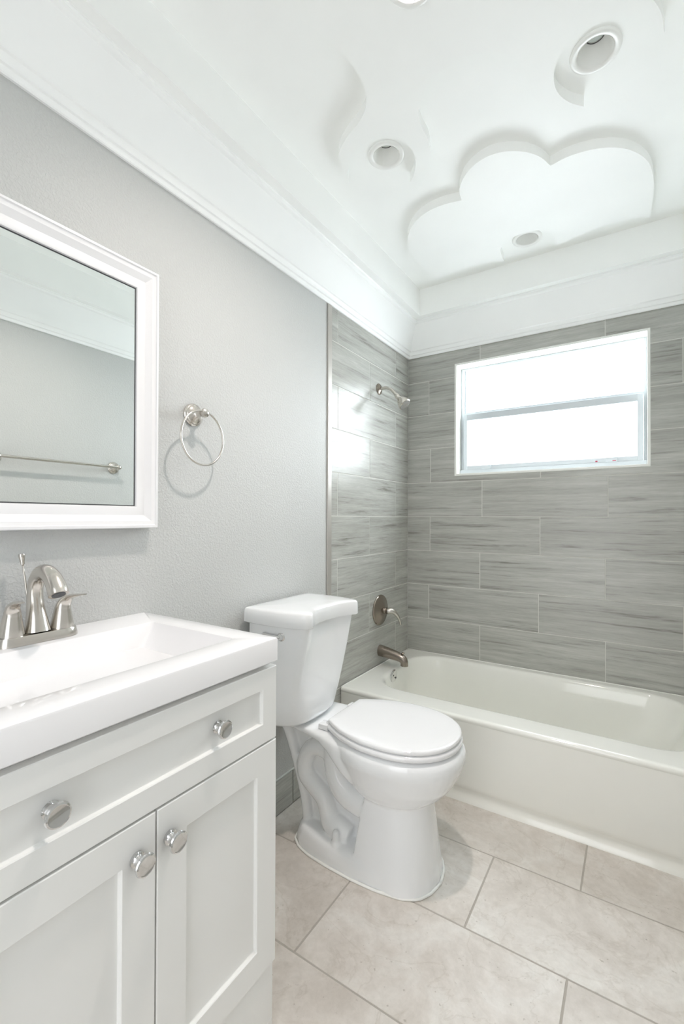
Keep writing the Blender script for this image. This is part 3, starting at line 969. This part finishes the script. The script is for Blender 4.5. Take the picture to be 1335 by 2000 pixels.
# ---------------------------------------------------------------- vanity
VY0, VY1, VXF = -2.426, -1.803, 0.498
vn = thing('vanity_cabinet', 'white shaker vanity cabinet with one long drawer above two doors', 'cabinet', (0.25, -2.113, 0))
bm = bmesh.new()
XB = VXF - 0.020
ya_, yb_ = VY0 + 0.004, VY1 - 0.004
box(bm, 0.0005, XB, ya_, ya_ + 0.016, 0.0, 0.842)
box(bm, 0.0005, XB, yb_ - 0.016, yb_, 0.0, 0.842)
box(bm, 0.0005, 0.010, ya_ + 0.016, yb_ - 0.016, 0.09, 0.842)
box(bm, 0.010, XB, ya_ + 0.016, yb_ - 0.016, 0.14, 0.156)
box(bm, XB - 0.018, XB, ya_ + 0.016, yb_ - 0.016, 0.815, 0.842)
box(bm, XB - 0.018, XB, ya_ + 0.016, yb_ - 0.016, 0.64, 0.69)
box(bm, XB - 0.018, XB, -2.14, -2.086, 0.156, 0.64)
body = mk('cabinet_body', bm, M['cabinet'], vn)
bm = bmesh.new()
# thin side stile running down with a curved foot cut, and the valance under the doors
box(bm, XB - 0.012, VXF - 0.005, VY0 + 0.003, VY1 - 0.0035, 0.030, 0.156, 0.0015, 1)
mk('toe_board', bm, M['cabinet'], vn)
for ya, yb in ((VY0 + 0.003, VY0 + 0.055), (VY1 - 0.055, VY1 - 0.0035)):
    bm = bmesh.new()
    box(bm, XB - 0.012, VXF - 0.005, ya, yb, 0.0, 0.031, 0.0015, 1)
    mk('foot', bm, M['cabinet'], vn)

def shaker(bm, ya, yb, za, zc, fr, dep=0.009, xf=VXF, th=0.019):
    """panel with a recessed centre; outer frame width fr"""
    o = [(ya, za), (yb, za), (yb, zc), (ya, zc)]
    i = [(ya + fr, za + fr), (yb - fr, za + fr), (yb - fr, zc - fr), (ya + fr, zc - fr)]
    e = 0.0015
    def ring(pts, x, ins=0.0):
        cyy = (ya + yb) / 2; czz = (za + zc) / 2
        return [Vector((x, y + (ins if y < cyy else -ins), z + (ins if z < czz else -ins))) for y, z in pts]
    rs = [ring(o, xf - th), ring(o, xf - e), ring(o, xf, e), ring(i, xf, -e), ring(i, xf - e, 0), ring(i, xf - dep + 0.001, 0), ring(i, xf - dep, 0.0012)]
    loft(bm, rs, True, True)
bm = bmesh.new()
shaker(bm, VY0 + 0.001, VY1, 0.668, 0.832, 0.045)
# front knob geometry is a sub-part
dr = mk('drawer', bm, M['cabinet'], vn)
def knob(y, z, x, parent):
    bm = bmesh.new()
    lathe(bm, [(0, 0.0125), (0.0035, 0.0125), (0.005, 0.0085), (0.008, 0.0068), (0.014, 0.0065), (0.018, 0.009), (0.0205, 0.0145), (0.0225, 0.0175), (0.0250, 0.0182), (0.0275, 0.0172), (0.0285, 0.0150), (0.0282, 0.0135), (0.0282, 0)], (x, y, z), (1, 0, 0), 40, True, False)
    o = mk('knob', bm, M['chrome'], parent, smooth=True, auto=28)
    return o
XK = VXF - 0.012
knob(-1.970, 0.752, XK, dr); knob(-2.279, 0.752, XK, dr)
for ya, yb, ky in ((-2.1115, VY1, -2.087), (VY0 + 0.001, -2.1145, -2.1505)):
    bm = bmesh.new()
    shaker(bm, ya, yb, 0.160, 0.664, 0.062)
    d_ = mk('door', bm, M['cabinet'], vn)
    knob(ky, 0.605, VXF, d_)

# countertop with integrated basin
ct = thing('integrated_sink', 'glossy white vanity top with integrated rectangular basin', 'sink', (0.25, -2.113, 0.842))
CZ0, CZ1 = 0.8435, 0.897
CXF, CYR, CYL = 0.503, -1.803, -2.426
bm = bmesh.new()
def rr(x0_, x1_, y0_, y1_, r, z): return rrect(x0_, x1_, y0_, y1_, r, z, 6)
rs = [rr(0.002, CXF - 0.002, CYL + 0.002, CYR - 0.002, 0.003, CZ0), rr(0.001, CXF, CYL, CYR, 0.004, CZ0 + 0.002),
      rr(0.001, CXF, CYL, CYR, 0.004, CZ1 - 0.005), rr(0.001, CXF - 0.0015, CYL + 0.0015, CYR - 0.0015, 0.004, CZ1 - 0.0015), rr(0.001, CXF - 0.005, CYL + 0.005, CYR - 0.005, 0.004, CZ1),
      rr(0.122, 0.428, -2.362, -1.864, 0.010, CZ1), rr(0.1245, 0.4255, -2.3595, -1.8665, 0.009, CZ1 - 0.001), rr(0.127, 0.423, -2.357, -1.869, 0.008, CZ1 - 0.005),
      rr(0.132, 0.419, -2.345, -1.882, 0.008, CZ1 - 0.025), rr(0.160, 0.398, -2.280, -1.945, 0.020, CZ1 - 0.085), rr(0.175, 0.388, -2.262, -1.964, 0.025, CZ1 - 0.100), rr(0.21, 0.36, -2.20, -2.02, 0.03, CZ1 - 0.108)]
loft(bm, rs, True, True)
mk('countertop', bm, M['counter'], ct, smooth=True, auto=30)
bm = bmesh.new()
lathe(bm, [(0, 0.021), (0.002, 0.021), (0.003, 0.018), (0.001, 0.016), (0.004, 0.012), (0.006, 0.0)], (0.285, -2.113, CZ1 - 0.108), (0, 0, 1), 28)
mk('drain', bm, M['nickel'], ct, smooth=True, auto=40)

# ---------------------------------------------------------------- sink faucet
fa = thing('sink_faucet', 'brushed nickel centerset faucet with high arc spout and two levers', 'faucet', (0.075, -2.118, CZ1))
FC = -2.118; FX = 0.073
def stad(hx, hy, z, n=12):
    out = []
    r = hx
    for cy, a0 in ((FC + hy - r, 0), (FC - hy + r, 180)):
        for k in range(n + 1):
            a = R(a0 + 180 * k / n)
            out.append(Vector((FX + r * math.cos(a), cy + r * math.sin(a), z)))
    return out
bm = bmesh.new()
loft(bm, [stad(0.0305, 0.083, CZ1), stad(0.0300, 0.0825, CZ1 + 0.006), stad(0.0275, 0.080, CZ1 + 0.017), stad(0.0262, 0.0788, CZ1 + 0.0195)])
mk('base_plate', bm, M['nickel'], fa, smooth=True, auto=35)
bz = CZ1 + 0.019
bm = bmesh.new()
tube(bm, [(0.071, FC, bz), (0.068, FC, bz + 0.025), (0.062, FC, bz + 0.055), (0.059, FC, bz + 0.082), (0.064, FC, bz + 0.108), (0.083, FC, bz + 0.129), (0.112, FC, bz + 0.134), (0.140, FC, bz + 0.122), (0.158, FC, bz + 0.103), (0.166, FC, bz + 0.090)],
     [0.0265, 0.0215, 0.0175, 0.0158, 0.0158, 0.0165, 0.0172, 0.0180, 0.0192, 0.0196], 28, 7)
spt = mk('spout', bm, M['nickel'], fa, smooth=True, auto=50)
bm = bmesh.new()
lathe(bm, [(0, 0.0135), (0.002, 0.0130), (0.0022, 0.010), (0.0008, 0.0)], (0.1657, FC, bz + 0.0905), (0.53, 0, -0.85), 24)
mk('aerator', bm, M['dark'], spt, smooth=True, auto=30)
for s in (1, -1):
    hy = FC + s * 0.0508
    bm = bmesh.new()
    # cone body flowing into a lever that sweeps forward
    k = 0.0 if s > 0 else -1.0
    tube(bm, [(0.073, hy, bz + 0.002), (0.074, hy, bz + 0.014), (0.075, hy, bz + 0.030), (0.077, hy, bz + 0.046), (0.083, hy + s * 0.002, bz + 0.060), (0.098, hy + s * 0.004, bz + 0.071), (0.122, hy + s * 0.008, bz + 0.077), (0.150, hy + s * 0.012, bz + 0.081)],
         [0.0245, 0.0225, 0.0195, 0.0165, 0.0140, 0.0115, 0.0095, 0.0055], 24, 7, flat=[1, 1, 1, 0.98, 0.85, 0.55, 0.38, 0.30], sideref=(0, 1, 0))
    mk('handle', bm, M['nickel'], fa, smooth=True, auto=60)
    bm = bmesh.new()
    lathe(bm, [(0, 0.0235), (0.0035, 0.0235)], (0.073, hy, bz - 0.0008), (0, 0, 1), 30)
    mk('handle_gasket', bm, M['dark'], fa, smooth=True, auto=40)
bm = bmesh.new()
tube(bm, [(0.040, FC - 0.001, bz), (0.037, FC - 0.007, bz + 0.08), (0.034, FC - 0.015, bz + 0.152)], 0.0022, 10, 3)
rod = mk('lift_rod', bm, M['nickel'], fa, smooth=True)
bm = bmesh.new()
lathe(bm, [(-0.002, 0.0042), (0.004, 0.0045), (0.014, 0.0062), (0.020, 0.0068), (0.022, 0.0062)], (0.034, FC - 0.015, bz + 0.150), (-0.02, -0.10, 1), 20)
mk('rod_knob', bm, M['nickel'], rod, smooth=True, auto=40)

# ---------------------------------------------------------------- mirror
MY0, MY1, MZ0, MZ1 = -2.435, -1.792, 1.141, 1.873
mi = thing('mirror', 'rectangular wall mirror in a wide white moulded frame above the vanity', 'mirror', (0.0, -2.11, 1.5))
pf = [(0.0, 0.002), (0.0, 0.036), (0.002, 0.040), (0.008, 0.041), (0.0095, 0.038), (0.012, 0.037), (0.020, 0.036), (0.028, 0.031), (0.036, 0.026), (0.040, 0.0265), (0.043, 0.027), (0.056, 0.0265), (0.060, 0.025), (0.0615, 0.020), (0.0615, 0.012)]
bm = bmesh.new()
def mring(d, x): return [Vector((x, MY0 + d, MZ0 + d)), Vector((x, MY1 - d, MZ0 + d)), Vector((x, MY1 - d, MZ1 - d)), Vector((x, MY0 + d, MZ1 - d))]
loft(bm, [mring(d, x) for d, x in pf], False, False)
mk('mirror_frame', bm, M['frame'], mi, smooth=True, auto=22)
bm = bmesh.new()
g = 0.062
vs = [bm.verts.new((0.020, y, z)) for y, z in ((MY0 + g, MZ0 + g), (MY1 - g, MZ0 + g), (MY1 - g, MZ1 - g), (MY0 + g, MZ1 - g))]
bm.faces.new(vs)
for f in list(bm.faces):
    r_ = bmesh.ops.extrude_face_region(bm, geom=[f])
    for v in [q for q in r_['geom'] if isinstance(q, bmesh.types.BMVert)]: v.co.x -= 0.004
mk('mirror_glass', bm, M['mirror'], mi)
bm = bmesh.new()
g1, g2 = 0.0612, 0.0640
loft(bm, [mring(g1, 0.0208), mring(g2, 0.0208), mring(g2, 0.0200)], False, False)
mk('mirror_edge', bm, M['dark'], mi)

# ---------------------------------------------------------------- towel ring
tr = thing('towel_ring', 'brushed nickel towel ring on the grey wall right of the mirror', 'towel ring', (0, -1.640, 1.50))
RC = Vector((0.0, -1.641, 1.500))
rose = [(0, 0.036), (0.004, 0.036), (0.007, 0.034), (0.009, 0.031), (0.0105, 0.0305), (0.013, 0.0280), (0.016, 0.0235), (0.0175, 0.0215), (0.020, 0.0190), (0.024, 0.0135), (0.030, 0.0095), (0.044, 0.0085), (0.048, 0.0095), (0.051, 0.0130), (0.057, 0.0145), (0.063, 0.0130), (0.067, 0.0085), (0.069, 0.0025)]
bm = bmesh.new()
lathe(bm, rose, RC, (1, 0, 0), 44)
mk('wall_post', bm, M['nickel'], tr, smooth=True, auto=32)
bm = bmesh.new()
torus(bm, (0.057, -1.6475, 1.500 - 0.0800), (1, 0.04, 0.0), 0.0845, 0.0034, 96, 14)
mk('ring', bm, M['nickel'], tr, smooth=True)

# ---------------------------------------------------------------- towel bar on the opposite wall (seen in the mirror)
tb = thing('towel_bar', 'long brushed nickel towel bar on the opposite wall, seen in the mirror', 'towel bar', (W_X, -1.35, 1.475))
BZ = 1.472
for y in (-1.660, -1.045):
    bm = bmesh.new()
    lathe(bm, [(a * 1.0, b) for a, b in rose], (W_X, y, BZ), (-1, 0, 0), 36)
    mk('post', bm, M['nickel'], tb, smooth=True, auto=32)
bm = bmesh.new()
tube(bm, [(W_X - 0.057, -1.672, BZ), (W_X - 0.057, -1.35, BZ), (W_X - 0.057, -1.030, BZ)], 0.0078, 16, 2)
mk('bar', bm, M['nickel'], tb, smooth=True, auto=40)

# ---------------------------------------------------------------- downlights
def downlight(c, z, label, lit=False):
    t = thing('recessed_downlight', label, 'ceiling light', (c[0], c[1], z), 'recessed downlights in the ceiling')
    bm = bmesh.new()
    o = Vector((c[0], c[1], z))
    # trim ring hanging just under the ceiling
    lathe(bm, [(-0.001, 0.0665), (0.004, 0.0660), (0.0065, 0.0630), (0.0075, 0.058), (0.0065, 0.0510), (0.004, 0.0475), (-0.004, 0.0465)], o, (0, 0, -1), 56, False, False)
    mk('trim_ring', bm, M['can'], t, smooth=True, auto=60)
    bm = bmesh.new()
    if lit:
        lathe(bm, [(-0.004, 0.0465), (0.026, 0.0410)], o, (0, 0, 1), 56, False, False)
        mk('baffle', bm, M['can'], t, smooth=True)
        bm = bmesh.new()
        lathe(bm, [(0.024, 0.0), (0.0235, 0.020), (0.025, 0.0400)], o, (0, 0, 1), 40, False, False)
        mk('lamp', bm, M['bulb'], t, smooth=True)
    else:
        lathe(bm, [(-0.004, 0.0465), (0.012, 0.0425), (0.034, 0.0325), (0.047, 0.0265), (0.049, 0.0255)], o, (0, 0, 1), 56, False, False)
        mk('baffle', bm, M['can'], t, smooth=True)
        bm = bmesh.new()
        lathe(bm, [(0.0470, 0.0268), (0.0455, 0.0255), (0.0470, 0.0236)], o, (0, 0, 1), 40, False, False)
        mk('lamp_rim', bm, M['dark'], t, smooth=True)
        bm = bmesh.new()
        lathe(bm, [(0.0465, 0.0), (0.0462, 0.012), (0.0468, 0.0200), (0.0480, 0.0240), (0.055, 0.0262)], o, (0, 0, 1), 40, False, False)
        mk('lamp', bm, M['lens'], t, smooth=True)
    return t
downlight(DL[0], H_CEIL, 'unlit white recessed downlight in the notch nearest the left wall')
downlight(DL[1], H_CEIL, 'unlit white recessed downlight at the upper right, largest of the unlit ones')
downlight(DL[2], H_CEIL, 'small unlit white downlight above the bathtub, nearest the window wall')
downlight(LIT, H_CEIL - PT, 'glowing warm downlight in the middle of the scalloped ceiling panel', lit=True)
